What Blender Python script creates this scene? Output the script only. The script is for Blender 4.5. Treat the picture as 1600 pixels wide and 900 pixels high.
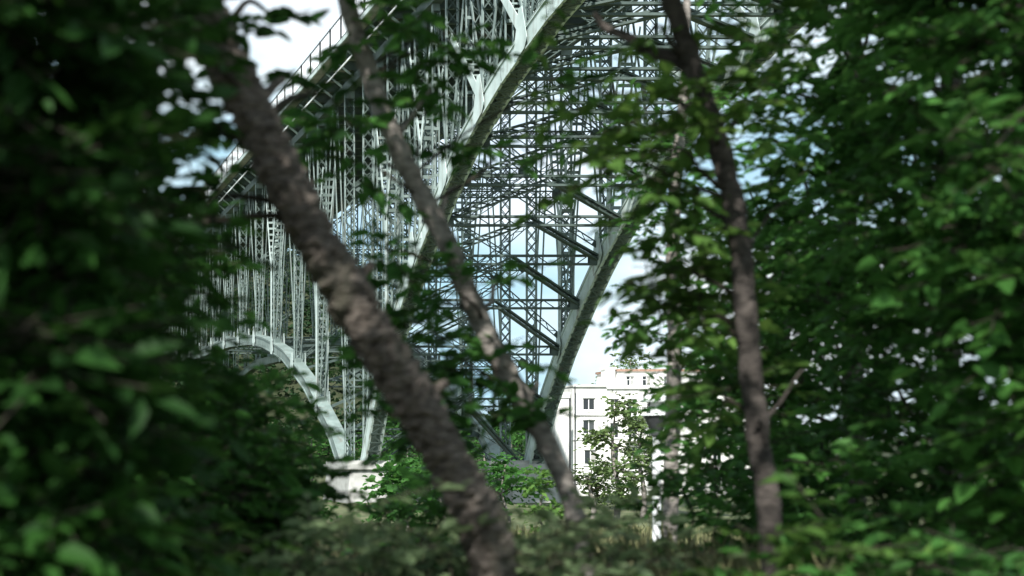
import bpy, math, random
import numpy as np
from mathutils import Vector, noise as mnoise

for o in list(bpy.data.objects): bpy.data.objects.remove(o)
S = bpy.context.scene
COL = S.collection
random.seed(7)
rng = np.random.default_rng(11)
EY = 2.2            # eye height above the road
F = 2500.0          # focal length in photo pixels (1600 wide)
VX, VY = -38.0, 735.0   # vanishing point of the bridge axis in the photo

# ------------------------------------------------------------------ camera
cam_d = bpy.data.cameras.new('camera'); cam = bpy.data.objects.new('camera', cam_d); COL.objects.link(cam)
cam.location = (0, 0, EY); cam.rotation_euler = (math.radians(90), 0, 0)
cam_d.sensor_width = 36.0; cam_d.lens = 36.0 * F / 1600.0
cam_d.shift_x = (800 - VX) / 1600.0; cam_d.shift_y = (VY - 450) / 1600.0
cam_d.clip_start = 0.05; cam_d.clip_end = 9000
cam_d.dof.use_dof = True; cam_d.dof.focus_distance = 150; cam_d.dof.aperture_fstop = 1.6
S.camera = cam

# ------------------------------------------------------------------ sky and sun
SUN_DIR = Vector((-0.35, -0.76, 0.82)).normalized()      # towards the sun
el = math.asin(SUN_DIR.z); az = math.atan2(SUN_DIR.x, SUN_DIR.y)
W = bpy.data.worlds.new('World'); S.world = W; W.use_nodes = True
nt = W.node_tree; nt.nodes.clear()
out = nt.nodes.new('ShaderNodeOutputWorld'); bg = nt.nodes.new('ShaderNodeBackground')
sky = nt.nodes.new('ShaderNodeTexSky'); sky.sky_type = 'NISHITA'; sky.sun_disc = False
sky.sun_elevation = el; sky.sun_rotation = az; sky.air_density = 1.0; sky.dust_density = 1.5
tc = nt.nodes.new('ShaderNodeTexCoord'); mp = nt.nodes.new('ShaderNodeMapping'); mp.inputs['Scale'].default_value = (1, 1, 2.2)
nz = nt.nodes.new('ShaderNodeTexNoise'); nz.inputs['Scale'].default_value = 3.2; nz.inputs['Detail'].default_value = 9; nz.inputs['Roughness'].default_value = .58
rp = nt.nodes.new('ShaderNodeValToRGB'); rp.color_ramp.elements[0].position = .27; rp.color_ramp.elements[1].position = .50
mx = nt.nodes.new('ShaderNodeMix'); mx.data_type = 'RGBA'; mx.inputs[7].default_value = (8.2, 9.2, 9.6, 1)
n2 = nt.nodes.new('ShaderNodeTexNoise'); n2.inputs['Scale'].default_value = 5.5; n2.inputs['Detail'].default_value = 8
r2 = nt.nodes.new('ShaderNodeValToRGB'); r2.color_ramp.elements[0].position = .36; r2.color_ramp.elements[1].position = .62
r2.color_ramp.elements[0].color = (.36, .58, .70, 1); r2.color_ramp.elements[1].color = (.86, .93, .96, 1)
vm = nt.nodes.new('ShaderNodeVectorMath'); vm.operation = 'SCALE'; vm.inputs['Scale'].default_value = 8.0
nt.links.new(mp.outputs[0], n2.inputs['Vector']); nt.links.new(n2.outputs['Fac'], r2.inputs[0]); nt.links.new(r2.outputs[0], vm.inputs[0]); nt.links.new(vm.outputs[0], mx.inputs[7])
nt.links.new(tc.outputs['Generated'], mp.inputs[0]); nt.links.new(mp.outputs[0], nz.inputs['Vector'])
nt.links.new(nz.outputs['Fac'], rp.inputs[0]); nt.links.new(rp.outputs[0], mx.inputs[0])
nt.links.new(sky.outputs[0], mx.inputs[6]); nt.links.new(mx.outputs[2], bg.inputs[0]); nt.links.new(bg.outputs[0], out.inputs[0])
bg.inputs[1].default_value = 0.10
sd = bpy.data.lights.new('sun', 'SUN'); sd.energy = 5.0; sd.angle = math.radians(.5); sd.color = (1, .975, .93)
sun = bpy.data.objects.new('sun', sd); COL.objects.link(sun)
sun.rotation_euler = (-SUN_DIR).to_track_quat('-Z', 'Y').to_euler(); sun.location = (-60, -30, 80)
S.view_settings.view_transform = 'Standard'; S.view_settings.look = 'None'
S.view_settings.exposure = 0.9; S.view_settings.gamma = 1.0; S.view_settings.use_curve_mapping = False
S.render.engine = 'CYCLES'; S.cycles.use_denoising = True
S.cycles.max_bounces = 6; S.cycles.diffuse_bounces = 3; S.cycles.glossy_bounces = 2; S.cycles.transmission_bounces = 3
S.render.resolution_x = 1024; S.render.resolution_y = 576

# ------------------------------------------------------------------ helpers
def at(px, py, d):
    return np.array(((px - VX) / F * d, d, EY + (VY - py) / F * d))
def tag(o, label=None, cat=None, group=None, kind=None):
    if label: o['label'] = label
    if cat: o['category'] = cat
    if group: o['group'] = group
    if kind: o['kind'] = kind
    return o
def empty(name, loc):
    o = bpy.data.objects.new(name, None); COL.objects.link(o); o.location = [float(v) for v in loc]; o.empty_display_size = .2
    return o
def link(name, me, mat, parent=None, smooth=False):
    o = bpy.data.objects.new(name, me); COL.objects.link(o)
    if mat: me.materials.append(mat)
    if smooth: me.polygons.foreach_set('use_smooth', [True] * len(me.polygons))
    if parent is not None:
        o.parent = parent
        root = parent
        off = Vector((0, 0, 0))
        while root is not None: off += root.location; root = root.parent
        o.location = -off          # all meshes are written in world coordinates
    return o
BF = np.array([[0,1,3,2],[4,6,7,5],[0,4,5,1],[2,3,7,6],[0,2,6,4],[1,5,7,3]])
class MB:
    def __init__(s): s.v = []; s.f = []; s.n = 0
    def add(s, v, f):
        v = np.asarray(v, float); s.v.append(v)
        s.f += [[i + s.n for i in q] for q in f]; s.n += len(v)
    def box(s, a, b):
        a = np.minimum(a, b) if False else np.array(a, float); b = np.array(b, float)
        v = [[(a, b)[i][0], (a, b)[j][1], (a, b)[k][2]] for i in (0, 1) for j in (0, 1) for k in (0, 1)]
        s.add(v, BF.tolist())
    def bar(s, p, q, w, h, u=None, ext=0.0):
        p = np.asarray(p, float); q = np.asarray(q, float); a = q - p; L = np.linalg.norm(a)
        if L < 1e-6: return
        a /= L; p = p - a * ext; q = q + a * ext
        if u is None: u = np.array((1., 0, 0)) if abs(a[0]) < .9 else np.array((0, 1., 0))
        u = np.asarray(u, float); u = u - a * (u @ a); u /= np.linalg.norm(u); w_ = np.cross(a, u)
        v = [c + i * u * w / 2 + j * w_ * h / 2 for c in (p, q) for i in (-1, 1) for j in (-1, 1)]
        s.add(v, BF.tolist())
    def prism(s, pts, d):
        pts = np.asarray(pts, float); d = np.asarray(d, float); n = len(pts)
        f = [list(range(n))[::-1], [n + i for i in range(n)]] + [[i, (i + 1) % n, n + (i + 1) % n, n + i] for i in range(n)]
        s.add(np.vstack([pts, pts + d]), f)
    def tube(s, pts, rad, seg=10, rough=0, fr=6.0, ring=1.0, cap=True):
        pts = np.asarray(pts, float); n = len(pts); V = []
        tang = np.gradient(pts, axis=0); tang /= np.linalg.norm(tang, axis=1)[:, None]
        u = np.cross(tang[0], (0.13, .97, .2)); u /= np.linalg.norm(u)
        for i in range(n):
            u = u - tang[i] * (u @ tang[i]); u /= np.linalg.norm(u); w = np.cross(tang[i], u)
            for k in range(seg):
                t = 2 * math.pi * k / seg; d = math.cos(t) * u + math.sin(t) * w; r = rad[i]
                if rough:
                    c = pts[i] * fr * ring + d * rad[i] * fr
                    e = mnoise.turbulence(Vector(c), 4, False); e2 = mnoise.noise(Vector(pts[i] * 2.3 + d * .4))
                    r *= 1 + rough * (e - .45) + rough * .5 * e2
                V.append(pts[i] + d * r)
        f = [[i * seg + k, i * seg + (k + 1) % seg, (i + 1) * seg + (k + 1) % seg, (i + 1) * seg + k] for i in range(n - 1) for k in range(seg)]
        if cap: f += [list(range(seg))[::-1], [(n - 1) * seg + k for k in range(seg)]]
        s.add(V, f)
    def lathe(s, c, prof, seg=24):
        V = [[c[0] + r * math.cos(2 * math.pi * k / seg), c[1] + r * math.sin(2 * math.pi * k / seg), c[2] + z] for r, z in prof for k in range(seg)]
        n = len(prof)
        f = [[i * seg + k, i * seg + (k + 1) % seg, (i + 1) * seg + (k + 1) % seg, (i + 1) * seg + k] for i in range(n - 1) for k in range(seg)]
        f += [list(range(seg))[::-1], [(n - 1) * seg + k for k in range(seg)]]
        s.add(V, f)
    def build(s, name, mat, parent=None, smooth=False):
        me = bpy.data.meshes.new(name); me.from_pydata(np.vstack(s.v).tolist(), [], s.f); me.update()
        return link(name, me, mat, parent, smooth)
def spline(pts, n):
    pts = np.asarray(pts, float); k = len(pts); P = np.vstack([2 * pts[0] - pts[1], pts, 2 * pts[-1] - pts[-2]]); o = []
    for t in np.linspace(0, k - 1 - 1e-6, n):
        i = int(t); f = t - i; a, b, c, d = P[i:i + 4]
        o.append(.5 * (2 * b + (c - a) * f + (2 * a - 5 * b + 4 * c - d) * f * f + (3 * b - a - 3 * c + d) * f ** 3))
    return np.array(o)

# ------------------------------------------------------------------ materials
def mat(name, col, rough=.7, var=.25, scale=4.0, bump=.0, col2=None, stain=None, detail=6, spec=.3, metal=0, stretch=None, bdist=.02):
    m = bpy.data.materials.new(name); m.use_nodes = True; n = m.node_tree; b = n.nodes['Principled BSDF']
    b.inputs['Roughness'].default_value = rough; b.inputs['Specular IOR Level'].default_value = spec; b.inputs['Metallic'].default_value = metal
    t = n.nodes.new('ShaderNodeTexCoord'); z = n.nodes.new('ShaderNodeTexNoise'); z.inputs['Scale'].default_value = scale; z.inputs['Detail'].default_value = detail
    z.inputs['Roughness'].default_value = .62
    if stretch:
        p = n.nodes.new('ShaderNodeMapping'); p.inputs['Scale'].default_value = stretch
        n.links.new(t.outputs['Object'], p.inputs[0]); n.links.new(p.outputs[0], z.inputs['Vector'])
    else: n.links.new(t.outputs['Object'], z.inputs['Vector'])
    r = n.nodes.new('ShaderNodeValToRGB'); r.color_ramp.elements[0].position = .34; r.color_ramp.elements[1].position = .68
    c2 = col2 or tuple(min(1, c * (1 + var)) for c in col); c1 = col if col2 else tuple(c * (1 - var) for c in col)
    r.color_ramp.elements[0].color = (*c1, 1); r.color_ramp.elements[1].color = (*c2, 1)
    n.links.new(z.outputs['Fac'], r.inputs[0]); n.links.new(r.outputs[0], b.inputs['Base Color'])
    if stain:      # streaks running down the surface
        q = n.nodes.new('ShaderNodeMapping'); q.inputs['Scale'].default_value = (1, 1, .22); y = n.nodes.new('ShaderNodeTexNoise'); y.inputs['Scale'].default_value = stain[1]; y.inputs['Detail'].default_value = 7
        w = n.nodes.new('ShaderNodeValToRGB'); w.color_ramp.elements[0].position = .54; w.color_ramp.elements[1].position = .74; w.color_ramp.elements[1].color = (stain[2],) * 3 + (1,)
        k = n.nodes.new('ShaderNodeMix'); k.data_type = 'RGBA'; k.inputs[7].default_value = (*stain[0], 1)
        n.links.new(t.outputs['Object'], q.inputs[0]); n.links.new(q.outputs[0], y.inputs['Vector']); n.links.new(y.outputs['Fac'], w.inputs[0])
        n.links.new(w.outputs[0], k.inputs[0]); n.links.new(r.outputs[0], k.inputs[6]); n.links.new(k.outputs[2], b.inputs['Base Color'])
    if bump:
        k = n.nodes.new('ShaderNodeBump'); k.inputs['Strength'].default_value = bump; k.inputs['Distance'].default_value = bdist
        n.links.new(z.outputs['Fac'], k.inputs['Height']); n.links.new(k.outputs[0], b.inputs['Normal'])
    return m
def leafmat(name, dark, light, trans=.3, rough=.55, patch=1.2):
    m = bpy.data.materials.new(name); m.use_nodes = True; n = m.node_tree; b = n.nodes['Principled BSDF']; o = n.nodes['Material Output']
    b.inputs['Roughness'].default_value = rough; b.inputs['Specular IOR Level'].default_value = .12
    g = n.nodes.new('ShaderNodeNewGeometry'); r = n.nodes.new('ShaderNodeValToRGB'); e = r.color_ramp.elements
    e[0].color = (*dark, 1); e[1].color = (*light, 1); e[1].position = .85
    t = n.nodes.new('ShaderNodeTexCoord'); z = n.nodes.new('ShaderNodeTexNoise'); z.inputs['Scale'].default_value = patch; z.inputs['Detail'].default_value = 3
    n.links.new(t.outputs['Object'], z.inputs['Vector'])
    a = n.nodes.new('ShaderNodeMath'); a.operation = 'MULTIPLY_ADD'; a.inputs[1].default_value = .55; 
    s = n.nodes.new('ShaderNodeMath'); s.operation = 'MULTIPLY_ADD'; s.inputs[1].default_value = 1.2; s.inputs[2].default_value = -.38
    n.links.new(z.outputs['Fac'], s.inputs[0]); n.links.new(g.outputs['Random Per Island'], a.inputs[0]); n.links.new(s.outputs[0], a.inputs[2])
    n.links.new(a.outputs[0], r.inputs[0]); n.links.new(r.outputs[0], b.inputs['Base Color'])
    tr = n.nodes.new('ShaderNodeBsdfTranslucent'); hs = n.nodes.new('ShaderNodeHueSaturation'); hs.inputs['Value'].default_value = 1.5; hs.inputs['Hue'].default_value = .485
    n.links.new(r.outputs[0], hs.inputs['Color']); n.links.new(hs.outputs[0], tr.inputs[0])
    x = n.nodes.new('ShaderNodeMixShader'); x.inputs[0].default_value = trans
    n.links.new(b.outputs[0], x.inputs[1]); n.links.new(tr.outputs[0], x.inputs[2]); n.links.new(x.outputs[0], o.inputs[0])
    return m
M = {}
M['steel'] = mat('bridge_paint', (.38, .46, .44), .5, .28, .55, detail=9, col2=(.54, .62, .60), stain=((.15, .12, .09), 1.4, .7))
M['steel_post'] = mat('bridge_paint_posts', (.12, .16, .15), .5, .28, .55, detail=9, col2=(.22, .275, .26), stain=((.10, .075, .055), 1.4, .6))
M['steel_shaded'] = mat('bridge_paint_shaded', (.045, .066, .060), .6, .3, .7, detail=8, col2=(.09, .122, .112))  # same bridge paint, darkened: shade on inner members is put into its colour
M['concrete'] = mat('concrete', (.28, .28, .26), .85, .3, .8, .3, col2=(.42, .42, .40))
M['asphalt'] = mat('asphalt', (.05, .05, .05), .9, .3, 6, .2)
M['bark_brown'] = mat('bark_brown', (.035, .028, .023), .92, .4, 16, 1.0, col2=(.20, .168, .142), stretch=(1, 1, 3.4), bdist=.05, stain=((.05, .065, .03), 5, .55))
M['bark_grey'] = mat('bark_grey', (.10, .09, .08), .9, .4, 13, .8, col2=(.31, .28, .25), stretch=(1, 1, 2.0), bdist=.03)
M['bark_dark'] = mat('bark_dark', (.020, .017, .015), .9, .4, 13, .8, col2=(.085, .072, .063), stretch=(1, 1, 1.6), bdist=.03)
M['twig'] = mat('twig', (.026, .022, .015), .9, .35, 10)
M['leaf_dark'] = leafmat('leaf_dark', (.004, .015, .004), (.022, .070, .012), .28)
M['leaf_mid'] = leafmat('leaf_mid', (.011, .045, .010), (.060, .168, .034), .42)
M['leaf_light'] = leafmat('leaf_light', (.022, .066, .014), (.11, .21, .045), .42)
M['leaf_far'] = leafmat('leaf_far', (.040, .075, .025), (.12, .17, .06), .25, patch=.2)
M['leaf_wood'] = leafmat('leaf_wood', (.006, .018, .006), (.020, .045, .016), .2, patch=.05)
M['leaf_scrub'] = leafmat('leaf_scrub', (.040, .070, .032), (.15, .205, .10), .36)
M['dry'] = leafmat('dry_blade', (.06, .085, .03), (.26, .25, .13), .25)
M['grass'] = mat('grassy_earth', (.045, .065, .022), .95, .3, .6, .4, col2=(.12, .12, .06), detail=9)
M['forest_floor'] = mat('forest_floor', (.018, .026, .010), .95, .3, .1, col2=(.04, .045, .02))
M['stucco'] = mat('white_stucco', (.70, .69, .66), .85, .1, 1.2, .1, col2=(.80, .79, .76), stain=((.42, .40, .36), .8, .6))
M['trim'] = mat('white_trim', (.78, .78, .76), .6, .05, 3)
M['glass'] = mat('window_glass', (.015, .02, .022), .08, .3, 1.0, spec=.6)
n_ = M['glass'].node_tree; oi = n_.nodes.new('ShaderNodeObjectInfo'); gr = n_.nodes.new('ShaderNodeValToRGB')
for p_, c_ in ((.55, (.015, .02, .022, 1)), (.7, (.10, .11, .11, 1)), (.95, (.32, .31, .29, 1))): e_ = gr.color_ramp.elements.new(p_); e_.color = c_
gr.color_ramp.elements[0].color = (.012, .016, .018, 1); gr.color_ramp.elements[-1].color = (.32, .31, .29, 1)
n_.links.new(oi.outputs['Random'], gr.inputs[0]); n_.links.new(gr.outputs[0], n_.nodes['Principled BSDF'].inputs['Base Color'])
M['terracotta'] = mat('terracotta', (.30, .19, .14), .8, .3, 4)
M['white_paint'] = mat('white_paint', (.76, .78, .78), .4, .08, 3)
M['dark_metal'] = mat('dark_metal', (.04, .042, .045), .5, .3, 5)
M['lens'] = mat('frosted_lens', (.55, .56, .55), .3, .1, 5)

# ------------------------------------------------------------------ the ground
def gz(x, y):
    b = np.interp(y, [-40, 4, 7, 10, 16, 26, 60, 120, 165, 230, 400, 700, 3000], [0, 0, .55, .95, .9, .35, -.6, -1.2, -1.0, -1.3, -1.0, 4, 25])
    return b + .12 * np.sin(x * .7 + y * .3) * np.clip((y - 5) / 6, 0, 1)
ys = np.concatenate([np.linspace(-60, 4, 12), np.linspace(5, 30, 60), np.linspace(32, 120, 45), np.linspace(125, 500, 60), np.linspace(540, 3000, 30)])
xs = np.concatenate([np.linspace(-2200, -80, 16), np.linspace(-75, 130, 140), np.linspace(140, 3000, 20)])
X, Y = np.meshgrid(xs, ys); Z = gz(X, Y)
nx = len(xs)
gv = np.stack([X.ravel(), Y.ravel(), Z.ravel()], 1)
gf = [[j * nx + i, j * nx + i + 1, (j + 1) * nx + i + 1, (j + 1) * nx + i] for j in range(len(ys) - 1) for i in range(nx - 1)]
b = MB(); b.add(gv, gf); g = b.build('ground', M['grass'], smooth=True); tag(g, kind='structure')
b = MB(); b.box((-60, -5.5, .004), (60, 3.4, .03)); tag(b.build('road', M['asphalt']), kind='structure')

# far hillside behind the left half of the bridge, wooded
HX = np.array([-400, -38, 250, 420, 520, 600, 680, 760, 900, 1200, 1700, 2600]); HH = np.array([430, 415, 392, 368, 335, 262, 150, 85, 60, 55, 70, 80])
def hill(px, t):        # px sideways bearing at 650 m, t 0..1 up the slope
    d = 520 + 260 * t; h = np.interp(px, HX, HH) / F * 780 * (t ** .8)
    x = (px - VX) / F * d; return np.stack([x, d + 18 * np.sin(px * .02), h + EY - 4 + 1.5 * np.sin(px * .05 + t * 6)], -1)
PX, TT = np.meshgrid(np.linspace(-400, 2600, 90), np.linspace(0, 1, 16)); hv = hill(PX, TT).reshape(-1, 3)
hb = hv[-90:] + np.array((0, 400, -6.)); hv = np.vstack([hv, hb])
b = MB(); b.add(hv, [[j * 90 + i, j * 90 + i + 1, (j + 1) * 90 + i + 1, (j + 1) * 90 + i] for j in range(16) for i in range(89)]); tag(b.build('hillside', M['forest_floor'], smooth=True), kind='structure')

# ------------------------------------------------------------------ the bridge
XL, XR = 39.6, 56.1
NEAR = np.array([(60, 34.5), (90, 33.6), (108, 31.7), (118, 29.6), (127, 26.9), (134.3, 23.4), (143, 18.4), (150, 13.2), (156, 7.6), (160.5, 1.5), (162, -1)])
FAR = np.array([(169, -1), (176, 4.0), (184, 7.6), (189, 10.0), (202, 14.4), (214, 16.9), (225, 18.4), (247, 19.7), (279, 20.3), (320, 21.2), (360, 17.5), (395, 8), (412, -1)])
def hc(y): return EY + (np.interp(y, NEAR[:, 0], NEAR[:, 1]) if y < 165.5 else np.interp(y, FAR[:, 0], FAR[:, 1]))
HT = EY + 40.6      # top chord
bridge = empty('steel_arch_bridge', (XL, 165, EY - 2))
tag(bridge, 'tall grey green steel truss arch bridge with laced posts under its deck', 'bridge')
def laced(name, p, q, wid, dep, u, ct=.16, lw=.10, double=True, faces=2, lace=True, m='steel_post', pitch=None):
    p = np.asarray(p, float); q = np.asarray(q, float); a = q - p; L = np.linalg.norm(a); a = a / L
    u = np.asarray(u, float); u = u - a * (u @ a); u /= np.linalg.norm(u); v = np.cross(a, u)
    mb = MB()
    for s in (-1, 1): mb.bar(p + s * u * wid / 2, q + s * u * wid / 2, ct, dep, u)
    for t in (0.0, 1.0):                     # tie plates at both ends
        c = p + a * (t * L); c2 = c + a * (.8 if t == 0 else -.8)
        for fs in (-1, 1): mb.bar(c + v * fs * (dep / 2 + .012), c2 + v * fs * (dep / 2 + .012), wid, .02, u)
    o = mb.build(name, M[m], bridge)
    if lace and L > 3:
        lb = MB(); pt = pitch or wid * 1.05; n = max(2, int((L - 1.6) / pt)); 
        for fs in ((-1, 1) if faces == 2 else (-1,)):
            for i in range(n):
                t0 = .8 + (L - 1.6) * i / n; t1 = .8 + (L - 1.6) * (i + 1) / n; s = 1 if i % 2 else -1
                for k in ((s, -s) if double else (s,)):
                    off = v * fs * (dep / 2 + .012 + (.014 if k == s else 0))
                    lb.bar(p + a * t0 - k * u * wid / 2 + off, p + a * t1 + k * u * wid / 2 + off, lw, .014, np.cross(v, a * (t1 - t0) + k * u * wid))
        lb.build('lacing', M['steel_shaded'], o)
    return o
sub_near = [161.5 - 4.75 * i for i in range(0, 21)][::-1]
main_near = sub_near[::-1][::2][::-1]
main_far = [169.5 + 13.5 * i for i in range(0, 18)]
sub_far = [169.5 + 6.75 * i for i in range(0, 36)]
def rib(x, seq, cw):
    for y0, y1 in zip(seq[:-1], seq[1:]):
        p = np.array((x, y0, hc(y0))); q = np.array((x, y1, hc(y1))); a = (q - p) / np.linalg.norm(q - p); v = np.cross((1, 0, 0), a)
        far = y0 > 300; dp = 1.6 if y0 < 165 else 1.35
        mb = MB()
        for s in (-1, 1):
            mb.bar(p + (s * cw / 2, 0, 0), q + (s * cw / 2, 0, 0), .12, dp, (1, 0, 0), .04)
            for t in (-1, 1):    # flange angles, proud of the web
                mb.bar(p + np.array((s * (cw / 2 + .10), 0, 0)) + v * t * (dp / 2 - .08), q + np.array((s * (cw / 2 + .10), 0, 0)) + v * t * (dp / 2 - .08), .10, .14, (1, 0, 0), .02)
        mb.bar(p + v * (dp / 2 + .03), q + v * (dp / 2 + .03), cw + .34, .04, (1, 0, 0), .03) if v[2] > 0 else mb.bar(p - v * (dp / 2 + .03), q - v * (dp / 2 + .03), cw + .34, .04, (1, 0, 0), .03)
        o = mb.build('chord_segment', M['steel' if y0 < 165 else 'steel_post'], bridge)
        if not far:
            lb = MB(); L = np.linalg.norm(q - p); n = max(3, int(L / .95)); dn = -1 if v[2] > 0 else 1
            for i in range(n):
                s = 1 if i % 2 else -1; f0 = p + a * L * i / n + v * dn * (dp / 2 + .02); f1 = p + a * L * (i + 1) / n + v * dn * (dp / 2 + .02)
                lb.bar(f0 - np.array((s * cw / 2, 0, 0)), f1 + np.array((s * cw / 2, 0, 0)), .16, .03, np.cross(v, (f1 - f0) + np.array((s * cw, 0, 0))))
                lb.bar(f0 + v * dn * .02 - np.array((cw / 2, 0, 0)), f0 + v * dn * .02 + np.array((cw / 2, 0, 0)), .16, .03, a)
            lb.build('lacing', M['steel_shaded'], o)
for x in (XL, XR):
    rib(x, sub_near, 1.15); rib(x, sub_far, 1.15)
    # top chord
    for a0, a1 in [(66.5 + 9.5 * i, 66.5 + 9.5 * (i + 1)) for i in range(36)]:
        mb = MB(); mb.bar((x, a0, HT), (x, a1, HT), .9, .9, (1, 0, 0)); mb.build('top_chord', M['steel_shaded'], bridge)
# gusset plates at the chord nodes, outer and inner face
def gusset(x, y, big=1.0):
    z = hc(y); sl = (hc(y + .5) - hc(y - .5)); t = np.array((0, 1, sl)) / math.hypot(1, sl)
    c = np.array((0, y, z)); up = np.array((0, 0, 1.))
    pts = [c - t * 1.5 * big - up * .2, c - t * .9 * big - up * .75, c + t * .9 * big - up * .85, c + t * 1.5 * big - up * .2, c + t * .7 * big + up * 1.6 * big + (0, .1, 0), c + up * 2.7 * big + (0, .35, 0), c + up * 2.7 * big - (0, .35, 0), c - t * .7 * big + up * 1.6 * big - (0, .1, 0)]
    for s in (-1, 1):
        mb = MB(); mb.prism([p + np.array((x + s * .79, 0, 0)) for p in pts], (s * .035, 0, 0)); mb.build('gusset_plate', M['steel'], bridge)
for y in main_near[:-1] + main_far[1:10]:
    for x in (XL, XR): gusset(x, y, .95 if y < 150 else .7)
# web members
for x in (XL, XR):
    for grp in (main_near, main_far):
        for i, y in enumerate(grp):
            if y < 85: continue
            far = y > 300
            zb = hc(y)
            if HT - zb > 3:
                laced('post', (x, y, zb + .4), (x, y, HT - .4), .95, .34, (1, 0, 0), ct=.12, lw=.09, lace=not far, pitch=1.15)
            if i + 1 < len(grp):
                ym = (y + grp[i + 1]) / 2; y2 = grp[i + 1]
                tall = HT - (hc(ym))
                if y > 100:
                    # V and inverted V diagonals meeting under the floor beams
                    laced('diagonal', (x, y, zb + .5), (x, ym, HT - .4), .55, .26, (1, 0, 0), ct=.085, lw=.07, lace=not far and x == XL and y < 165, double=False, pitch=.9)
                    laced('diagonal', (x, y2, hc(y2) + .5), (x, ym, HT - .4), .55, .26, (1, 0, 0), ct=.085, lw=.07, lace=not far and x == XL and y < 165, double=False, pitch=.9)
                if 100 < y < 165 and x == XL:
                    mb = MB(); zz = hc(ym)
                    for s in (-.28, .28): mb.bar((x + s, ym, zz + .4), (x + s, ym, HT - .4), .08, .22, (1, 0, 0))
                    n = int((HT - zz) / 2)
                    for k in range(1, n): mb.bar((x - .28, ym, zz + k * 2), (x + .28, ym, zz + k * 2), .25, .05, (0, 0, 1))
                    mb.build('hanger_post', M['steel_post'], bridge)
# bright V brackets rising from the near chord, and forked stems with arms further along
def plate_arm(p, q, w0, w1):
    p = np.asarray(p, float); q = np.asarray(q, float); a = (q - p) / np.linalg.norm(q - p); n = np.cross(a, (1, 0, 0))
    for s in (-1, 1):
        mb = MB(); mb.prism([p + n * w0 / 2, q + n * w1 / 2, q - n * w1 / 2, p - n * w0 / 2] + np.array((s * .62, 0, 0)), (s * .05, 0, 0)); mb.build('bracket_arm', M['steel'], bridge)
    mb = MB(); L = np.linalg.norm(q - p)
    for k in range(1, int(L / .9)): mb.bar(p + a * k * .9 - (.6, 0, 0), p + a * k * .9 + (.6, 0, 0), .3, .04, a)
    mb.build('batten_plates', M['steel_post'], bridge)
for x in (XL, XR):
    for y in (114.0, 123.5):
        plate_arm((x, y, hc(y) + .8), (x, y + 7.6, hc(y) + 7.6), .95, .62)
    for y, h in ((140.2, 28.4), (152.0, 24.0), (183.0, 24.5), (211.0, 26.5)):
        plate_arm((x, y, hc(y) + .3), (x, y, EY + h), .62, .8)
        for d in (-3.6, 3.6): plate_arm((x, y, EY + h - .2), (x, y + d, min(HT - .6, EY + h + 9.5)), .5, .3)
# bottom laterals of the near arch: struts between the ribs and chevron bracing
def strut(y, z, wid=.75, name='strut', m='steel_shaded'):
    laced(name, (XL + .7, y, z), (XR - .7, y, z), wid, .45, (0, 0, 1), ct=.19, lw=.09, pitch=1.1, m=m, double=False, faces=1)
for i, y in enumerate(sub_near):
    if y < 100: continue
    strut(y, hc(y) + .05)
    if i + 1 < len(sub_near):
        y2 = sub_near[i + 1]; c = ((XL + XR) / 2, y, hc(y) - .1)
        for x in (XL + .6, XR - .6):
            mb = MB(); e = (x, y2, hc(y2) - .05)
            mb.bar(c, e, .55, .16, (0, 1, 0)); p = np.array((0, 0, .42)); mb.bar(np.array(c) + p, np.array(e) + p, .55, .16, (0, 1, 0))
            o = mb.build('chevron_brace', M['steel_shaded'], bridge)
            lb = MB(); ce = np.array(e) - np.array(c); L = np.linalg.norm(ce); n = int(L / .8)
            for k in range(n):
                lb.bar(np.array(c) + ce * k / n + (0, 0, .02), np.array(c) + ce * (k + 1) / n + (0, 0, .40), .40, .03, (0, 1, 0))
            lb.build('lacing', M['steel_shaded'], o)
for y in sub_far[1:17:2]: strut(y, hc(y) + .05)
for i in range(1, 15):
    y, y2 = sub_far[i + 1], sub_far[i]; c = ((XL + XR) / 2, y, hc(y) - .1)
    for x in (XL + .6, XR - .6):
        mb = MB(); mb.bar(c, (x, y2, hc(y2) - .05), .4, .3, (0, 1, 0)); mb.build('chevron_brace', M['steel_shaded'], bridge)
# sway frames between the two planes of posts
for y in [v for v in main_near + main_far[::2] if 100 < v < 250]:
    z0, z1 = hc(y) + 1.2, HT - .6; n = max(1, round((z1 - z0) / 11))
    for k in range(n):
        a, c = z0 + (z1 - z0) * k / n, z0 + (z1 - z0) * (k + 1) / n
        for p, q in (((XL + .4, y, a), (XR - .4, y, c)), ((XR - .4, y + .16, a), (XL + .4, y + .16, c))):
            laced('sway_brace', p, q, .42, .14, (0, 0, 1), ct=.08, lw=.07, faces=1, double=False, pitch=.7, m='steel_shaded')
        if k: laced('sway_strut', (XL + .4, y + .3, a), (XR - .4, y + .3, a), .6, .25, (0, 0, 1), ct=.10, lw=.08, pitch=.7, m='steel_shaded', faces=1)
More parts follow.
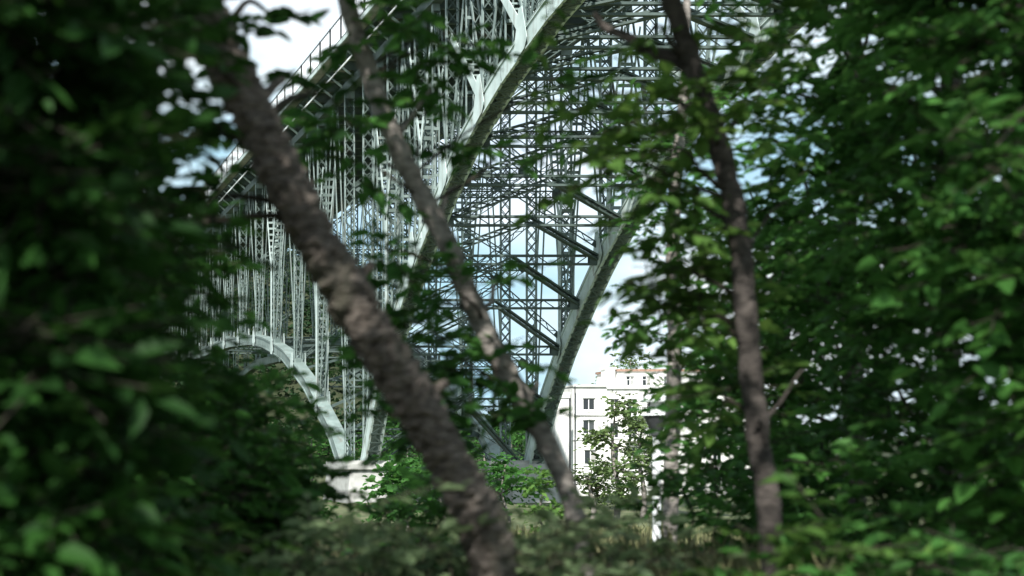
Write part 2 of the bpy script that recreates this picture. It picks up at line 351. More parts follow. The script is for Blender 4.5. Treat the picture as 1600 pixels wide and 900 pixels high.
# floor: trussed floor beams, stringers, slab, kerb fascia, railing
for y in [66.5 + 4.75 * i for i in range(73)]:
    if y < 120: continue
    mb = MB(); zt = HT + 1.9; x0, x1 = XL - 2.2, XR + 2.2
    mb.box((x0, y - .2, zt - .12), (x1, y + .2, zt)); mb.box((XL - .3, y - .22, HT + .47), (XR + .3, y + .22, HT + .62)); mb.box((x0 + .05, y - .025, HT + 1.0), (x1 - .05, y + .025, zt - .12))
    mb.box((XL - .25, y - .02, HT + .62), (XR + .25, y + .02, HT + 1.0))
    o = mb.build('floor_beam', M['steel_shaded'], bridge)
    for s, xx in ((-1, XL), (1, XR)):
        lb = MB(); lb.bar((xx + s * .2, y, HT + .2), (xx + s * 2.1, y, zt - .15), .14, .2, (0, 1, 0)); lb.build('bracket', M['steel'], o)
for x in np.linspace(XL - 1.6, XR + 1.6, 9):
    mb = MB(); mb.box((x - .16, 118, HT + 1.92), (x + .16, 412, HT + 1.97)); mb.box((x - .02, 118, HT + 1.97), (x + .02, 412, HT + 2.5)); mb.build('stringer', M['steel_shaded'], bridge)
DK = HT + 2.52
for y0 in np.arange(118, 412, 9.8):
    mb = MB(); mb.box((XL - 2.6, y0, DK), (XR + 2.6, y0 + 9.76, DK + .28)); mb.build('deck_slab', M['concrete'], bridge)
for s, x in ((-1, XL - 2.6), (1, XR + 2.6)):
    mb = MB(); mb.box((min(x, x + s * .18), 118, DK - .10), (max(x, x + s * .18), 412, DK + .36)); mb.build('kerb_fascia', M['steel'], bridge)
    mb = MB(); mb.box((min(x, x + s * .1) , 118, HT + .05), (max(x, x + s * .1), 412, HT + .24)); mb.build('utility_pipe', M['white_paint'], bridge)
    for y0 in np.arange(118, 408, 9.8):
        r = MB(); r.bar((x, y0, DK + 2.85), (x, y0 + 9.8, DK + 2.85), .12, .10, (1, 0, 0)); r.bar((x, y0, DK + .6), (x, y0 + 9.8, DK + .6), .10, .08, (1, 0, 0))
        for p in (0, 4.9): r.bar((x, y0 + p, DK + .45), (x, y0 + p, DK + 2.95), .16, .16, (1, 0, 0))
        o = r.build('railing', M['dark_metal'], bridge)
        if y0 < 330:
            bl = MB()
            for k in range(1, 14): bl.bar((x, y0 + k * .7, DK + .6), (x, y0 + k * .7, DK + 2.8), .07, .07, (1, 0, 0))
            bl.build('balusters', M['white_paint'], o)
# piers
for y, zt in ((165.5, EY + 1.0), (416, EY - .2)):
    for x in (XL, XR):
        mb = MB(); zb = float(gz(x, y)) - 2
        mb.add([(x + sx * (2.0 + t), y + sy * (5.2 + t), z) for z, t in ((zb, .7), (zt - .9, .1), (zt - .9, .45), (zt - .35, .45), (zt - .35, .2), (zt, .2)) for sx, sy in ((-1, -1), (1, -1), (1, 1), (-1, 1))],
               [[i * 4 + k, i * 4 + (k + 1) % 4, (i + 1) * 4 + (k + 1) % 4, (i + 1) * 4 + k] for i in range(5) for k in range(4)] + [[3, 2, 1, 0], [20, 21, 22, 23]])
        mb.build('pier', M['concrete'], bridge)
    mb = MB(); mb.box((XL + 2.8, y - 1.2, zb), (XR - 2.8, y + 1.2, zt - 1.4)); mb.build('pier_wall', M['concrete'], bridge)

#SPLIT
# ------------------------------------------------------------------ foliage
class Leaves:
    def __init__(s): s.p = []; s.d = []; s.n = []; s.l = []; s.w = []
    def sprays(s, c, r, n, leaf=.12, per=9, length=.4, wr=.5, droop=.0, flat=.45, twigs=None, shell=.45):
        c = np.asarray(c, float); r = np.asarray(r, float) * np.ones(3)
        u = rng.normal(size=(n, 3)); u /= np.linalg.norm(u, axis=1)[:, None]
        # lumpy outline: the radius varies with direction
        ph = rng.uniform(0, 6.28, 6)
        lump = 1 + .22 * np.sin(3 * u[:, 0] + ph[0]) + .22 * np.sin(4 * u[:, 2] + ph[1]) + .18 * np.sin(5 * u[:, 1] + ph[2])
        pos = c + u * r * (rng.random(n) ** shell * lump)[:, None]
        a = rng.uniform(0, 2 * math.pi, n); d = np.stack([np.cos(a) * 1.15, np.sin(a), rng.uniform(-.45, .3, n) - droop], 1) + u * .45
        d /= np.linalg.norm(d, axis=1)[:, None]
        side = np.cross(d, (0, 0, 1.)); side /= np.linalg.norm(side, axis=1)[:, None]
        Ls = length * rng.uniform(.6, 1.3, n)
        for k in range(per):
            t = (k + .6) / per; sg = 1 if k % 2 else -1
            p = pos + d * (Ls * t)[:, None] + np.array((0, 0, -.12)) * (Ls * t * t)[:, None]
            ld = d * rng.uniform(.2, .8, n)[:, None] + sg * side * rng.uniform(.5, 1, n)[:, None] + rng.normal(size=(n, 3)) * .25
            if k == per - 1: ld = d + rng.normal(size=(n, 3)) * .2
            s.p.append(p); s.d.append(ld); s.n.append(np.array((0, 0, 1.)) + rng.normal(size=(n, 3)) * flat)
            s.l.append(leaf * rng.uniform(.4, 1.4, n) * (1 - .25 * abs(t - .5))); s.w.append(np.full(n, wr) * rng.uniform(.8, 1.2, n))
        if twigs is not None:
            for i in range(n):
                twigs.bar(pos[i] - d[i] * .05, pos[i] + d[i] * Ls[i] * .9, .006, .006)
        return pos
    def build(s, name, m, parent):
        p = np.vstack(s.p); d = np.vstack(s.d); n = np.vstack(s.n); L = np.concatenate(s.l)[:, None]; w = np.concatenate(s.w)[:, None] * L
        d = d / np.linalg.norm(d, axis=1)[:, None]; sd = np.cross(d, n); sd /= np.linalg.norm(sd, axis=1)[:, None]; nn = np.cross(sd, d)
        c = .16 * L * nn
        V = np.stack([p, p + d * L * .33 + sd * w * .5 + nn * w * .16, p + d * L * .68 + sd * w * .38 + nn * w * .12 - c * .4, p + d * L - c, p + d * L * .68 - sd * w * .38 + nn * w * .12 - c * .4, p + d * L * .33 - sd * w * .5 + nn * w * .16], 1).reshape(-1, 3)
        N = len(p); base = np.arange(N)[:, None] * 6
        Fq = np.concatenate([base + np.array([[0, 1, 2, 3]]), base + np.array([[0, 3, 4, 5]])], 1).reshape(-1)
        me = bpy.data.meshes.new(name); me.vertices.add(len(V)); me.vertices.foreach_set('co', V.ravel())
        me.loops.add(len(Fq)); me.loops.foreach_set('vertex_index', Fq.astype(np.int32))
        me.polygons.add(2 * N); me.polygons.foreach_set('loop_start', np.arange(2 * N, dtype=np.int32) * 4)
        me.update(); me.validate()
        o = link(name, me, m, parent, True); o['kind'] = 'stuff'
        return o
def limb(mb, a, c, r0, r1, sag=.12, seg=7, n=10):
    a = np.asarray(a, float); c = np.asarray(c, float); L = np.linalg.norm(c - a)
    m1 = a + (c - a) * .35 + rng.normal(size=3) * L * .05 + (0, 0, sag * L * .6); m2 = a + (c - a) * .7 + rng.normal(size=3) * L * .06 + (0, 0, sag * L)
    mb.tube(spline([a, m1, m2, c], n), np.linspace(r0, r1, n), seg)
def tree(name, label, trunk, rad, bark, leafm, clumps, leaf=.12, cat='tree', group=None, rough=.25, fr=9, ring=1.0, seg=18, rings=90, twig=True, per=9, length=.42, limb_r=.028, wr=.5, flat=.45, stubs=0):
    """trunk: list of 3-D points from the foot up; clumps: (centre, radii, sprays)"""
    tp = spline(trunk, rings); tr = np.interp(np.linspace(0, 1, rings), np.linspace(0, 1, len(rad)), rad)
    root = empty(name, trunk[0]); tag(root, label, cat, group)
    mb = MB(); mb.tube(tp, tr, seg, rough, fr, ring); mb.build('trunk', M[bark], root, True)
    for k in range(stubs):          # side branches and broken stubs on the visible part of the trunk
        i = int(rings * (.14 + .55 * (k + random.random() * .7) / stubs)); a = random.uniform(-1, 1); L = random.choice((.10, .16, .22, .38)); r0 = tr[i] * random.uniform(.22, .38)
        sd = 1 if k % 2 else -1; e = tp[i] + np.array((sd * (.6 + .3 * a), .5 * a, .75)) * (L + tr[i]); mb = MB()
        limb(mb, tp[i], e, r0, r0 * (.5 if L < .3 else .2), .06, 8, 9); mb.build('side_branch', M[bark], root, True)
    lv = Leaves(); br = MB(); n0 = 0
    for c, r, n in clumps:
        c = np.asarray(c, float)
        dd = np.linalg.norm(tp - c, axis=1) + np.maximum(0, tp[:, 2] - c[2] + .2) * 1.5; i = int(np.argmin(dd))
        if dd[i] > .35: limb(br, tp[i], c, min(limb_r, tr[i] * .6), limb_r * .3)
        pos = lv.sprays(c, r, n, leaf, per, length, wr, twigs=br if twig else None, flat=flat)
        for k in range(0, len(pos), 9): limb(br, c, pos[k], limb_r * .28, .004, .05, 4, 5)
    if br.n: br.build('branches', M['twig'], root)['kind'] = 'stuff'
    lv.build('crown', M[leafm], root)
    return root
def C(px, py, d, rx, ry, n, rd=None):
    k = d / F; return (at(px, py, d), (rx * k, (rd if rd else max(rx, ry) * k), ry * k), n)
def foot(px, d, dx=0): 
    p = at(px, 735, d); return np.array((p[0] + dx, d, float(gz(p[0] + dx, d)) - .15))

# --- the leaning brown trunk, left of centre
T1 = [foot(800, 8.2), at(770, 880, 8.2), at(715, 745, 8.2), at(640, 615, 8.15), at(560, 490, 8.1), at(470, 330, 8.05), at(395, 180, 8.0), at(330, 40, 7.95), at(280, -120, 7.9), at(250, -420, 7.8), at(300, -900, 7.6), at(360, -1300, 7.6)]
tree('leaning_tree', 'leaning tree with thick flaky brown trunk crossing the bridge', T1, [.15, .132, .126, .125, .124, .12, .12, .12, .112, .10, .08, .04], 'bark_brown', 'leaf_dark',
     [C(255, 60, 7.6, 60, 80, 26), C(290, 215, 8.3, 55, 60, 16), C(240, 330, 8.2, 70, 60, 26), C(335, 310, 8.3, 34, 28, 7), C(425, 25, 8.4, 40, 20, 3), C(500, 150, 8.6, 45, 24, 6),
      (at(100, -350, 7.5), (1.3, 1.3, .7), 110), (at(500, -420, 8), (1.2, 1.2, .6), 90), (at(300, -800, 7.5), (2.2, 2.2, 1.1), 160), (at(800, -900, 7.5), (2.0, 2.0, 1.0), 90), (at(-300, -900, 7), (2.0, 2.0, 1.1), 200), (at(300, -1400, 7.5), (2.4, 2.4, 1.2), 240)],
     rough=.30, fr=15, ring=1.7, seg=44, rings=420, leaf=.13, stubs=7)
# --- the slender grey trunk in front of the arch
T2 = [foot(930, 10.5), at(905, 840, 10.5), at(860, 705, 10.5), at(795, 590, 10.5), at(745, 490, 10.5), at(700, 385, 10.4), at(655, 300, 10.4), at(615, 215, 10.3), at(575, 110, 10.3), at(540, -10, 10.2), at(520, -150, 10.2), at(540, -420, 10)]
tree('slender_tree', 'slender grey trunked tree bending across the bridge posts', T2, [.075, .07, .072, .075, .075, .072, .07, .068, .065, .06, .05, .02], 'bark_grey', 'leaf_mid',
     [C(600, 25, 10.2, 60, 40, 13), C(665, 55, 10.3, 50, 36, 5), C(540, 190, 10.4, 50, 34, 9), C(640, 105, 10.5, 55, 26, 7), C(665, 175, 10.6, 40, 22, 4), C(740, 70, 10.4, 36, 12, 2), C(560, 260, 10.3, 55, 26, 6), C(655, 225, 10.6, 40, 26, 6),
      C(640, 460, 10.5, 60, 50, 15), C(720, 455, 10.2, 50, 30, 7), C(660, 560, 10.6, 60, 50, 17), C(745, 560, 10.4, 45, 50, 9), C(640, 650, 10.6, 70, 50, 16), C(790, 660, 10.5, 50, 50, 12), C(600, 390, 10.4, 40, 24, 4),
      C(870, 120, 10.6, 50, 16, 3), C(880, 205, 10.4, 60, 30, 6), (at(650, -300, 10), (1.3, 1.3, .6), 110), (at(450, -350, 10.5), (1.2, 1.2, .6), 90)], rough=.2, fr=9, seg=20, rings=160, leaf=.15, limb_r=.014, stubs=8)
# --- the dark forked trunk right of the arch
T3 = [foot(1215, 9.5), at(1205, 820, 9.5), at(1185, 680, 9.5), at(1168, 520, 9.5), at(1152, 350, 9.5), at(1120, 215, 9.5), at(1082, 100, 9.5), at(1045, -10, 9.4), at(1010, -140, 9.4), at(1000, -400, 9.2)]
t3 = tree('forked_tree', 'dark trunked forked tree standing right of the arch', T3, [.075, .07, .07, .07, .068, .064, .062, .055, .05, .02], 'bark_dark', 'leaf_light',
     [C(960, 150, 9.6, 70, 36, 5), C(1015, 235, 9.3, 55, 45, 11), C(930, 265, 9.6, 50, 26, 4), C(1075, 170, 9.2, 60, 55, 14), C(1050, 300, 9.6, 45, 55, 13), C(1100, 380, 9.7, 60, 60, 18), C(1090, 480, 9.8, 50, 60, 14), C(1110, 40, 9.4, 50, 34, 5), C(1185, 150, 9.3, 55, 40, 8), C(1020, 40, 9.4, 40, 24, 3),
      C(1010, 430, 10, 45, 45, 8), C(1035, 500, 10.2, 45, 45, 11), C(1130, 615, 9.8, 40, 55, 12), (at(1100, -250, 9), (1.3, 1.3, .5), 120), (at(1350, -330, 9.4), (1.3, 1.3, .6), 120)], rough=.2, fr=9, seg=18, rings=130, leaf=.14, limb_r=.018, stubs=7)
mb = MB(); limb(mb, at(1085, 108, 9.5), at(1010, 82, 9.6), .05, .035, .05, 10, 8); limb(mb, at(1010, 82, 9.6), at(930, 20, 9.8), .035, .02, .02, 8, 8); mb.build('bough', M['bark_dark'], t3, True)
# --- thin trunk by the lamp
T4 = [foot(1046, 19), at(1046, 880, 19), at(1050, 700, 19), at(1054, 520, 19), at(1052, 380, 19), at(1058, 250, 19), at(1070, 120, 19), at(1075, -100, 19)]
tree('sapling_tree', 'thin straight brown trunk just in front of the street lamp', T4, [.11, .10, .095, .09, .085, .075, .06, .02], 'bark_grey', 'leaf_mid',
     [C(1020, 350, 19, 40, 40, 18), C(1085, 330, 19, 50, 45, 26), C(1030, 480, 19.4, 45, 45, 22), C(1080, 560, 19.3, 50, 45, 32), C(1020, 250, 19, 50, 45, 26), C(1115, 650, 19.2, 40, 45, 28), C(1105, 740, 19.2, 45, 45, 28), C(1085, 640, 19.2, 30, 34, 14), C(1060, 160, 19, 60, 45, 30)], rough=.2, seg=14, rings=80, leaf=.13, length=.5)

# --- the dark tree at the left edge and the thicket behind the leaning trunk
T5 = [foot(-60, 5.6), at(-50, 600, 5.6), at(-45, 300, 5.6), at(-40, 0, 5.6), at(-45, -500, 5.6), at(-60, -1400, 5.2), at(-100, -2400, 5.2)]
cl = [C(50, y, 5.2 + .3 * (i % 3), 110, 70, 46) for i, y in enumerate(range(-20, 900, 95))]
cl += [C(170, y, 6.4 + .5 * (i % 3), 80, 60, 11 if y < 330 else 20) for i, y in enumerate(range(20, 880, 90))]
cl += [(np.array(c), r, n) for c, r, n in [((-1.5, 3.5, 6.5), (2.6, 2.6, 1.3), 220), ((1.2, 4.0, 7.5), (2.4, 2.4, 1.3), 120), ((-3.5, 1.5, 7), (2.4, 2.4, 1.5), 160), ((-.5, 2, 8.8), (2.8, 2.8, 1.3), 160), ((-1.4, 4.6, 4.2), (1.2, 1.4, 1.3), 180), ((3.2, 4.4, 6.8), (1.6, 1.8, .8), 60)]]
tree('edge_tree', 'near black leafy tree filling the left edge of the view', T5, [.14, .13, .12, .12, .11, .08, .03], 'bark_dark', 'leaf_dark', cl, leaf=.14, rough=.25, seg=16, rings=70, limb_r=.016)
T6 = [foot(215, 11.5), at(205, 650, 11.5), at(195, 420, 11.5), at(190, 200, 11.5), at(170, -50, 11.5), at(160, -350, 11.4)]
cl = [C(x + 18 * math.sin(y), y, 10.6 + .7 * math.sin(x + y), 62, 48, 10 if y < 330 else 18) for y in range(30, 860, 78) for x in (40, 140, 235) if not (y < 330 and x > 200)]
cl += [C(x + 15 * math.sin(y * 1.7), y, 11.5 + .7 * math.sin(x + y), 60, 46, 20) for y in range(590, 880, 62) for x in (300, 380, 455) if y > 590 + (x - 300) * .9]
cl += [C(300, y, 11.2, 50, 42, 14) for y in (380, 450, 520)]
cl += [(at(180, -300, 11.5), (1.6, 1.6, .9), 200), (at(-100, -250, 11), (1.6, 1.6, .9), 200), (at(60, -900, 11), (2.2, 2.2, 1.4), 260)]
tree('thicket_tree', 'dark green tree of dense foliage just left of the leaning trunk', T6, [.12, .11, .10, .09, .07, .02], 'bark_dark', 'leaf_mid', cl, leaf=.14, rough=.2, seg=12, rings=60, limb_r=.016)

# --- dense trees filling the right side
for k, (px, d, lab, cells, n, lm) in enumerate([
    (1330, 13.0, 'leafy tree right of the forked trunk with sky glinting through it', [(x, y) for y in range(-30, 900, 82) for x in (1190, 1280, 1365)], 23, 'leaf_mid'),
    (1480, 11.0, 'broad green tree of drooping leaves toward the right edge', [(x, y) for y in range(-20, 900, 85) for x in (1400, 1490, 1570)], 27, 'leaf_mid'),
    (1600, 8.5, 'darkest leafy tree cut off by the right edge of the view', [(x, y) for y in range(60, 900, 95) for x in (1530, 1640)], 26, 'leaf_mid'),
    (1230, 16.0, 'tree behind the forked trunk, seen between its leaves', [(x, y) for y in range(330, 900, 80) for x in (1130, 1210, 1300)], 26, 'leaf_mid')]):
    e = d + 1.6; tr = [foot(px, e), at(px + 5, 650, e), at(px - 8, 400, e), at(px + 6, 150, e), at(px, -150, e), at(px + 10, -420, e)]
    cl = []
    for x, y in cells:
        if k == 0 and y < 130 and x < 1260: continue
        if random.random() < .06: continue
        cl.append(C(x + random.uniform(-22, 22), y + random.uniform(-22, 22), d + random.uniform(-.9, .9), random.uniform(55, 75), random.uniform(38, 52), int(n * random.uniform(.7, 1.3))))
    if k == 3: tr = [foot(px, e), at(px + 5, 700, e), at(px - 8, 560, e), at(px + 6, 420, e), at(px, 340, e)]
    for j in range(4 if k < 3 else 0): cl.append((at(px + random.uniform(-200, 250), -230 - 150 * j, d), (1.7, 1.7, .7), 130))
    tree('leafy_tree', lab, tr, [.11, .10, .09, .08, .05, .015], 'bark_dark', lm, cl, leaf=.14 if d < 12 else .15, limb_r=.02, rough=.2, seg=12, rings=60, group='dense trees on the right')

# --- shrubs of the bank along the bottom
SHR = [(90, 6.3, 120, 90, 'leaf_mid'), (250, 7.5, 130, 80, 'leaf_light'), (400, 7.0, 120, 70, 'leaf_light'), (320, 10.5, 120, 245, 'leaf_mid'), (400, 11.5, 80, 235, 'leaf_mid'), (520, 8.0, 110, 60, 'leaf_scrub'),
       (640, 8.6, 120, 70, 'leaf_scrub'), (760, 9.0, 110, 52, 'leaf_scrub'), (880, 8.6, 110, 50, 'leaf_scrub'), (965, 9.0, 80, 50, 'leaf_scrub'), (1120, 8.2, 110, 75, 'leaf_light'), (1260, 7.8, 120, 85, 'leaf_light'), (1400, 7.4, 120, 80, 'leaf_mid'), (1540, 6.9, 120, 80, 'leaf_mid'),
       (600, 13.5, 100, 110, 'leaf_mid'), (700, 14.5, 90, 80, 'leaf_mid'), (1110, 13, 90, 110, 'leaf_mid')]
LAB = ['shrub at the bottom left corner below the dark edge tree', 'shrub between the bottom left corner and the leaning trunk', 'bright leaved shrub at the foot of the left thicket', 'tall shrub under the far arch of the bridge', 'shrub just below the far arch, left of the pier',
       'olive scrub left of the foot of the leaning trunk', 'olive scrub in front of the leaning trunk near its foot', 'low olive scrub at the foot of the leaning trunk', 'low olive scrub below the white building', 'low olive scrub just left of the lamp pole',
       'green shrub right of the lamp pole at the bottom edge', 'green shrub at the foot of the forked tree', 'green shrub below the broad drooping tree', 'green shrub in the bottom right corner', 'shrub behind the leaning trunk near the bridge pier', 'shrub behind the slender trunk near the bridge pier', 'shrub between the lamp pole and the forked trunk']
for (px, d, rx, ry, lm), lab in zip(SHR, LAB):
    c0 = foot(px, d); root = empty('shrub', c0); tag(root, lab, 'shrub', 'shrubs along the roadside bank')
    top = VY + 62 if ry < 100 else VY + 85 - ry
    lv = Leaves(); st = MB()
    n = max(5, int(rx * ry / 1300)); zt = at(px, top, d)[2]
    for i in range(n):
        ax = random.uniform(-1, 1); hz = random.uniform(.15, 1) ** .7
        c = np.array((c0[0] + ax * rx * d / F, d + random.uniform(-.4, .5), c0[2] + .15 + (zt - c0[2] - .15) * hz * (1 - .3 * ax * ax)))
        limb(st, c0 + (ax * .12, 0, 0), c, .014, .005, .0, 5, 7)
        lv.sprays(c, (.30, .30, .20), 12, .12 if d < 10 else .12, 8, .34, .5, twigs=st, flat=.55)
    st.build('stems', M['twig'], root)['kind'] = 'stuff'; lv.build('foliage', M[lm], root)

#SPLIT2
# ------------------------------------------------------------------ grass and dry blades on the bank: one mass
def blades(name, m, n, yr, xr, h, label, cat):
    y = rng.uniform(*yr, n) ; x = (rng.uniform(xr[0], xr[1], n) - VX) / F * y
    z = gz(x, y); p = np.stack([x, y, z], 1)
    lv = Leaves(); d = np.stack([rng.normal(size=n) * .5, rng.normal(size=n) * .5, np.ones(n)], 1)
    lv.p.append(p); lv.d.append(d); lv.n.append(rng.normal(size=(n, 3)) + (0, -1, .2)); lv.l.append(h * rng.uniform(.5, 1.3, n)); lv.w.append(np.full(n, .05))
    o = lv.build(name, M[m], None); tag(o, label, cat)
blades('bank_grass', 'dry', 16000, (7.5, 22), (-100, 1700), .6, 'tall pale grass growing on the roadside bank', 'grass')
blades('meadow_grass', 'dry', 16000, (22, 70), (600, 1500), .6, 'rough grass stretching from the bank toward the building', 'grass')

# ------------------------------------------------------------------ street lamp
lx, ly, lz = at(1026, 735, 28); zb = float(gz(lx, ly))
lamp = empty('street_lamp', (lx, ly, zb)); tag(lamp, 'white street lamp pole with dark conical lantern and domed cap', 'street lamp')
zt = at(0, 682, 28)[2]
mb = MB(); mb.lathe((lx, ly, zb), [(.16, -.2), (.16, .12), (.11, .2), (.075, .3), (.068, zt - zb)], 20); mb.build('pole', M['white_paint'], lamp, False)
mb = MB(); mb.lathe((lx, ly, zt), [(.07, 0), (.10, .02), (.10, .06), (.085, .08), (.19, .30), (.22, .36), (.22, .39), (.17, .39)], 24); h = mb.build('lantern_bowl', M['dark_metal'], lamp)
mb = MB(); mb.lathe((lx, ly, zt + .365), [(.225, 0), (.245, .0), (.245, .03), (.225, .03)], 24); mb.build('rim', M['white_paint'], h)
mb = MB(); mb.lathe((lx, ly, zt + .395), [(.13, 0), (.14, .1), (.12, .21)], 20); mb.build('lamp_glass', M['lens'], lamp)
mb = MB()
for a in range(4):
    t = a * math.pi / 2 + .5; mb.bar((lx + .19 * math.cos(t), ly + .19 * math.sin(t), zt + .38), (lx + .18 * math.cos(t), ly + .18 * math.sin(t), zt + .61), .02, .02)
mb.build('support_rods', M['dark_metal'], lamp)
mb = MB(); mb.lathe((lx, ly, zt + .60), [(.25, 0), (.26, .02), (.22, .08), (.15, .13), (.05, .17), (.03, .23)], 24); mb.build('cap', M['white_paint'], lamp)

# ------------------------------------------------------------------ white pier column beside the bridge
D2 = 207.5; k2 = D2 / F
px0, px1 = at(867, 735, D2)[0], at(889, 735, D2)[0]; zb = float(gz(px0, D2)) - .5; ztp = at(0, 622, D2)[2]
col = empty('white_column', ((px0 + px1) / 2, D2, zb)); tag(col, 'tall white concrete column beside the right arch foot', 'column')
mb = MB(); mb.box((px0, D2, zb), (px1, D2 + 1.6, ztp)); mb.build('shaft', M['stucco'], col)
mb = MB(); mb.box((px0 - .75, D2 - .15, ztp), (px1 + .12, D2 + 1.75, ztp + .75)); mb.prism([(px0 - .75, D2 - .15, ztp), (px0 - .02, D2 - .15, ztp - .8), (px0 - .02, D2 - .15, ztp)], (0, 1.8, 0)); mb.build('capital', M['stucco'], col)
mb = MB(); mb.tube([(px1 + .22, D2 + .3, zb), (px1 + .22, D2 + .3, ztp + .5)], [.14, .14], 10); mb.build('downpipe', M['dark_metal'], col)
mb = MB(); mb.bar((px1 - .5, D2 + .8, ztp + .75), (px1 - .5, D2 + .8, ztp + 3.4), .16, .16); mb.bar((px1 - .9, D2 + .8, ztp + 2.4), (px1 - .1, D2 + .8, ztp + 2.4), .1, .2); mb.build('mast', M['dark_metal'], col)

# ------------------------------------------------------------------ apartment building
DB = 212.0
def bx(px): return at(px, 735, DB)[0]
def bz(py): return at(0, py, DB)[2]
zg = float(gz(85, DB)) - .6
bld = empty('apartment_building', (bx(890), DB, zg)); tag(bld, 'white stuccoed apartment building with dark windows right of the bridge', 'building')
def facade(x0, x1, z0, z1, y, depth, wins, name='wall'):
    """wins: (x0,x1,z0,z1) openings; a wall with real reveals, frames, panes and sills"""
    xs = sorted({x0, x1, *[w[0] for w in wins], *[w[1] for w in wins]}); zs = sorted({z0, z1, *[w[2] for w in wins], *[w[3] for w in wins]})
    mb = MB()
    for a, b_ in zip(xs[:-1], xs[1:]):
        for c, d in zip(zs[:-1], zs[1:]):
            m = ((a + b_) / 2, (c + d) / 2)
            if any(w[0] < m[0] < w[1] and w[2] < m[1] < w[3] for w in wins): continue
            mb.add([(a, y, c), (b_, y, c), (b_, y, d), (a, y, d)], [[0, 1, 2, 3]])
    R = .28
    for w in wins:
        q = [(w[0], w[2]), (w[1], w[2]), (w[1], w[3]), (w[0], w[3])]
        for i in range(4):
            p, r = q[i], q[(i + 1) % 4]; mb.add([(p[0], y, p[1]), (r[0], y, r[1]), (r[0], y + R, r[1]), (p[0], y + R, p[1])], [[0, 3, 2, 1]])
    mb.add([(x0, y, z0), (x1, y, z0), (x1, y, z1), (x0, y, z1), (x0, y + depth, z0), (x1, y + depth, z0), (x1, y + depth, z1), (x0, y + depth, z1)], [[4, 7, 6, 5], [0, 3, 7, 4], [1, 5, 6, 2], [3, 2, 6, 7]])
    mb.build(name, M['stucco'], bld)
    for w in wins:
        f = MB(); t = .09
        f.box((w[0], y + .14, w[2]), (w[0] + t, y + .2, w[3])); f.box((w[1] - t, y + .14, w[2]), (w[1], y + .2, w[3]))
        f.box((w[0] + t, y + .14, w[2]), (w[1] - t, y + .2, w[2] + t)); f.box((w[0] + t, y + .14, w[3] - t), (w[1] - t, y + .2, w[3]))
        xm = (w[0] + w[1]) / 2; f.box((xm - .05, y + .145, w[2] + t), (xm + .05, y + .205, w[3] - t))
        o = f.build('window', M['trim'], bld)
        for a, b_ in ((w[0] + t, xm - .05), (xm + .05, w[1] - t)):
            g = MB(); g.box((a, y + .165, w[2] + t), (b_, y + .185, w[3] - t)); g.build('pane', M['glass'], o)
        s = MB(); s.box((w[0] - .2, y - .16, w[2] - .16), (w[1] + .2, y + .02, w[2] - .01)); s.build('sill', M['trim'], o)
        s = MB(); s.box((w[0] - .18, y - .07, w[3] + .01), (w[1] + .18, y + .02, w[3] + .18)); s.build('lintel', M['trim'], o)
def W_(a, b_, c, d): return (bx(a), bx(b_), bz(d), bz(c))
facade(bx(895), bx(948), bz(686), bz(604), DB, 9, [W_(911, 930, 622, 641), W_(911, 930, 656, 678)], 'wall')
facade(bx(891), bx(948.5), zg, bz(687), DB - .5, 9.6, [W_(911, 931, 703, 726), W_(911, 931, 742, 762)], 'wall')
rw = [W_(x, x + 14, y0, y0 + 24) for y0 in (622, 660, 698, 736) for x in (962, 990, 1022, 1056, 1090, 1124, 1158)]
facade(bx(949), bx(1185), zg, bz(606), DB + 1.8, 10, rw, 'wall')
facade(bx(985), bx(1180), bz(605), bz(577), DB + 4.5, 7, [W_(x, x + 14, 584, 600) for x in (1000, 1026, 1060, 1100, 1140)], 'penthouse_wall')
def P(name, m, a, b_): mb = MB(); mb.box(a, b_); mb.build(name, M[m], bld)
P('cornice', 'trim', (bx(894), DB - .3, bz(604)), (bx(948.6), DB + 9.1, bz(601.5)))
P('cornice', 'trim', (bx(948.9), DB + 1.5, bz(606)), (bx(1186), DB + 4.4, bz(603.5)))
P('floor_band', 'trim', (bx(890.5), DB - .65, bz(688)), (bx(949), DB - .01, bz(685.5)))
P('floor_band', 'trim', (bx(896), DB - .18, bz(649)), (bx(947.8), DB + .01, bz(646.5)))
P('parapet_coping', 'terracotta', (bx(983), DB + 4.2, bz(577)), (bx(1182), DB + 11.6, bz(573.5)))
mb = MB(); mb.box((bx(964), DB + 4, bz(604)), (bx(980), DB + 5.4, bz(574))); mb.box((bx(962.5), DB + 3.85, bz(574)), (bx(981.5), DB + 5.55, bz(570.5))); mb.build('chimney', M['stucco'], bld)
P('corner_pipe', 'dark_metal', (bx(894.2), DB - .9, zg), (bx(895.6), DB - .72, bz(604)))
# railings of the roof terrace, a balcony with posts
mb = MB()
for i in range(30): mb.bar((bx(950) + i * .66, DB + 1.9, bz(603)), (bx(950) + i * .66, DB + 1.9, bz(592)), .04, .04)
mb.bar((bx(950), DB + 1.9, bz(592)), (bx(950) + 19.2, DB + 1.9, bz(592)), .07, .06); mb.build('terrace_railing', M['trim'], bld)
for y0 in (648, 686):
    P('balcony_slab', 'trim', (bx(984), DB + .2, bz(y0 + 3)), (bx(1046), DB + 1.79, bz(y0)))
    mb = MB(); mb.bar((bx(984.5), DB + .3, bz(y0 - 12)), (bx(1045.5), DB + .3, bz(y0 - 12)), .08, .08)
    for i in range(22): x = bx(985) + (bx(1045) - bx(985)) * i / 21; mb.bar((x, DB + .3, bz(y0)), (x, DB + .3, bz(y0 - 12)), .045, .045)
    mb.build('balcony_railing', M['dark_metal'], bld)

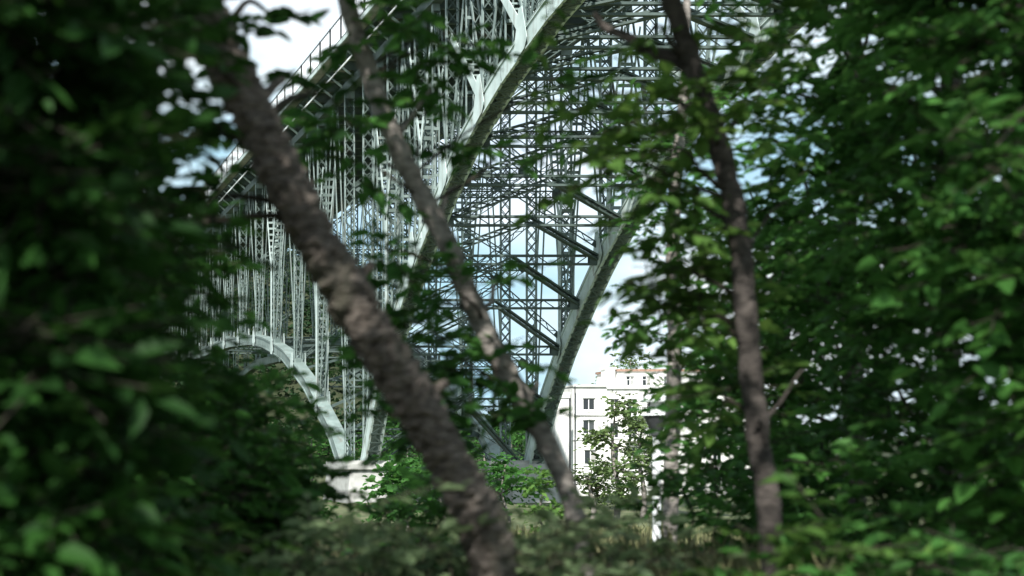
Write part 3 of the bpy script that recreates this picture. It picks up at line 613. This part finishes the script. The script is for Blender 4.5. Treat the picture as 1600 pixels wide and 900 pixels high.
# ------------------------------------------------------------------ trees in the middle distance and background
def far_tree(px, pb, d, wpx, hpx, lab, lm, n=26, leaf=.5, group='trees beyond the bank', stem=.22):
    b0 = at(px, 735, d); zf = float(gz(b0[0], d)) - .3; top = at(px, pb - hpx, d)[2]; h = top - zf; k = d / F; r = wpx * k / 2
    trunk = [(b0[0], d, zf), (b0[0] + .15, d, zf + h * .3), (b0[0] - .1, d + .2, zf + h * .6), (b0[0], d, zf + h * .92)]
    cl = []
    for i in range(max(7, n // 2)):
        t = random.uniform(.22, .97); rr = r * (1 - abs(t - .5) ** 2 * 2.2); a = random.uniform(0, 6.28)
        cl.append(((b0[0] + rr * .75 * math.cos(a), d + rr * .75 * math.sin(a), zf + h * t), (r * .42, r * .42, min(r * .4, h * .13)), n))
    tree('background_tree', lab, trunk, [stem, stem * .8, stem * .5, .04], 'bark_grey', lm, cl, leaf=leaf, group=group, seg=8, rings=24, twig=False, per=5, length=leaf * 2.2, limb_r=stem * .35, wr=.6, flat=.9)
far_tree(962, 780, 95, 75, 165, 'leafy tree standing in front of the white building', 'leaf_far', 26, .30)
far_tree(1003, 780, 105, 52, 130, 'narrower tree beside the lamp, in front of the building', 'leaf_far', 20, .32)
far_tree(925, 785, 110, 60, 62, 'low bushy tree at the foot of the white building', 'leaf_far', 20, .30)
far_tree(855, 800, 34, 60, 62, 'small young tree below the white column', 'leaf_light', 16, .13, stem=.05)
far_tree(985, 740, 250, 70, 195, 'tall light green tree rising behind the chimney', 'leaf_far', 26, .6)
far_tree(935, 740, 260, 55, 160, 'rounded tree behind the left end of the building', 'leaf_far', 24, .6)
far_tree(1120, 740, 250, 120, 190, 'wide tree behind the right end of the building', 'leaf_far', 26, .7)
LN = ['tree under the far arch, left of the pier', 'tree between the arch feet behind the pier', 'tree below the far posts at the left']
for i in range(16):
    px = 250 + i * 39 + random.uniform(-12, 12)
    far_tree(px, 745, random.uniform(300, 420), random.uniform(70, 110), random.uniform(60, 120), 'distant tree in the dark belt seen beneath the bridge', 'leaf_mid', 14, 1.0, 'distant tree belt beneath the bridge', .3)
for px, d, w, h, lab in [(630, 60, 100, 75, 'bush in front of the near pier foot'), (690, 75, 100, 80, 'bush between the two pier feet'), (790, 70, 100, 85, 'bush in front of the right pier foot'), (450, 80, 110, 62, 'bush below the far arch left of the pier'), (330, 90, 130, 90, 'bush below the far posts behind the thicket')]:
    far_tree(px, 800, d, w, h, lab, 'leaf_mid', 20, .30, 'bushes around the bridge piers', .1)

# the wood on the far hillside reads as one mass
lv = Leaves(); n = 2200
pxs = rng.uniform(-100, 1300, n); ts = rng.uniform(0, 1, n) ** .8; pc = hill(pxs, ts)
for i in range(n):
    lv.sprays(pc[i] + (0, 0, 4), (3.6, 3.6, 5.0), 9, 2.0, 4, 3.0, .75, flat=1.0)
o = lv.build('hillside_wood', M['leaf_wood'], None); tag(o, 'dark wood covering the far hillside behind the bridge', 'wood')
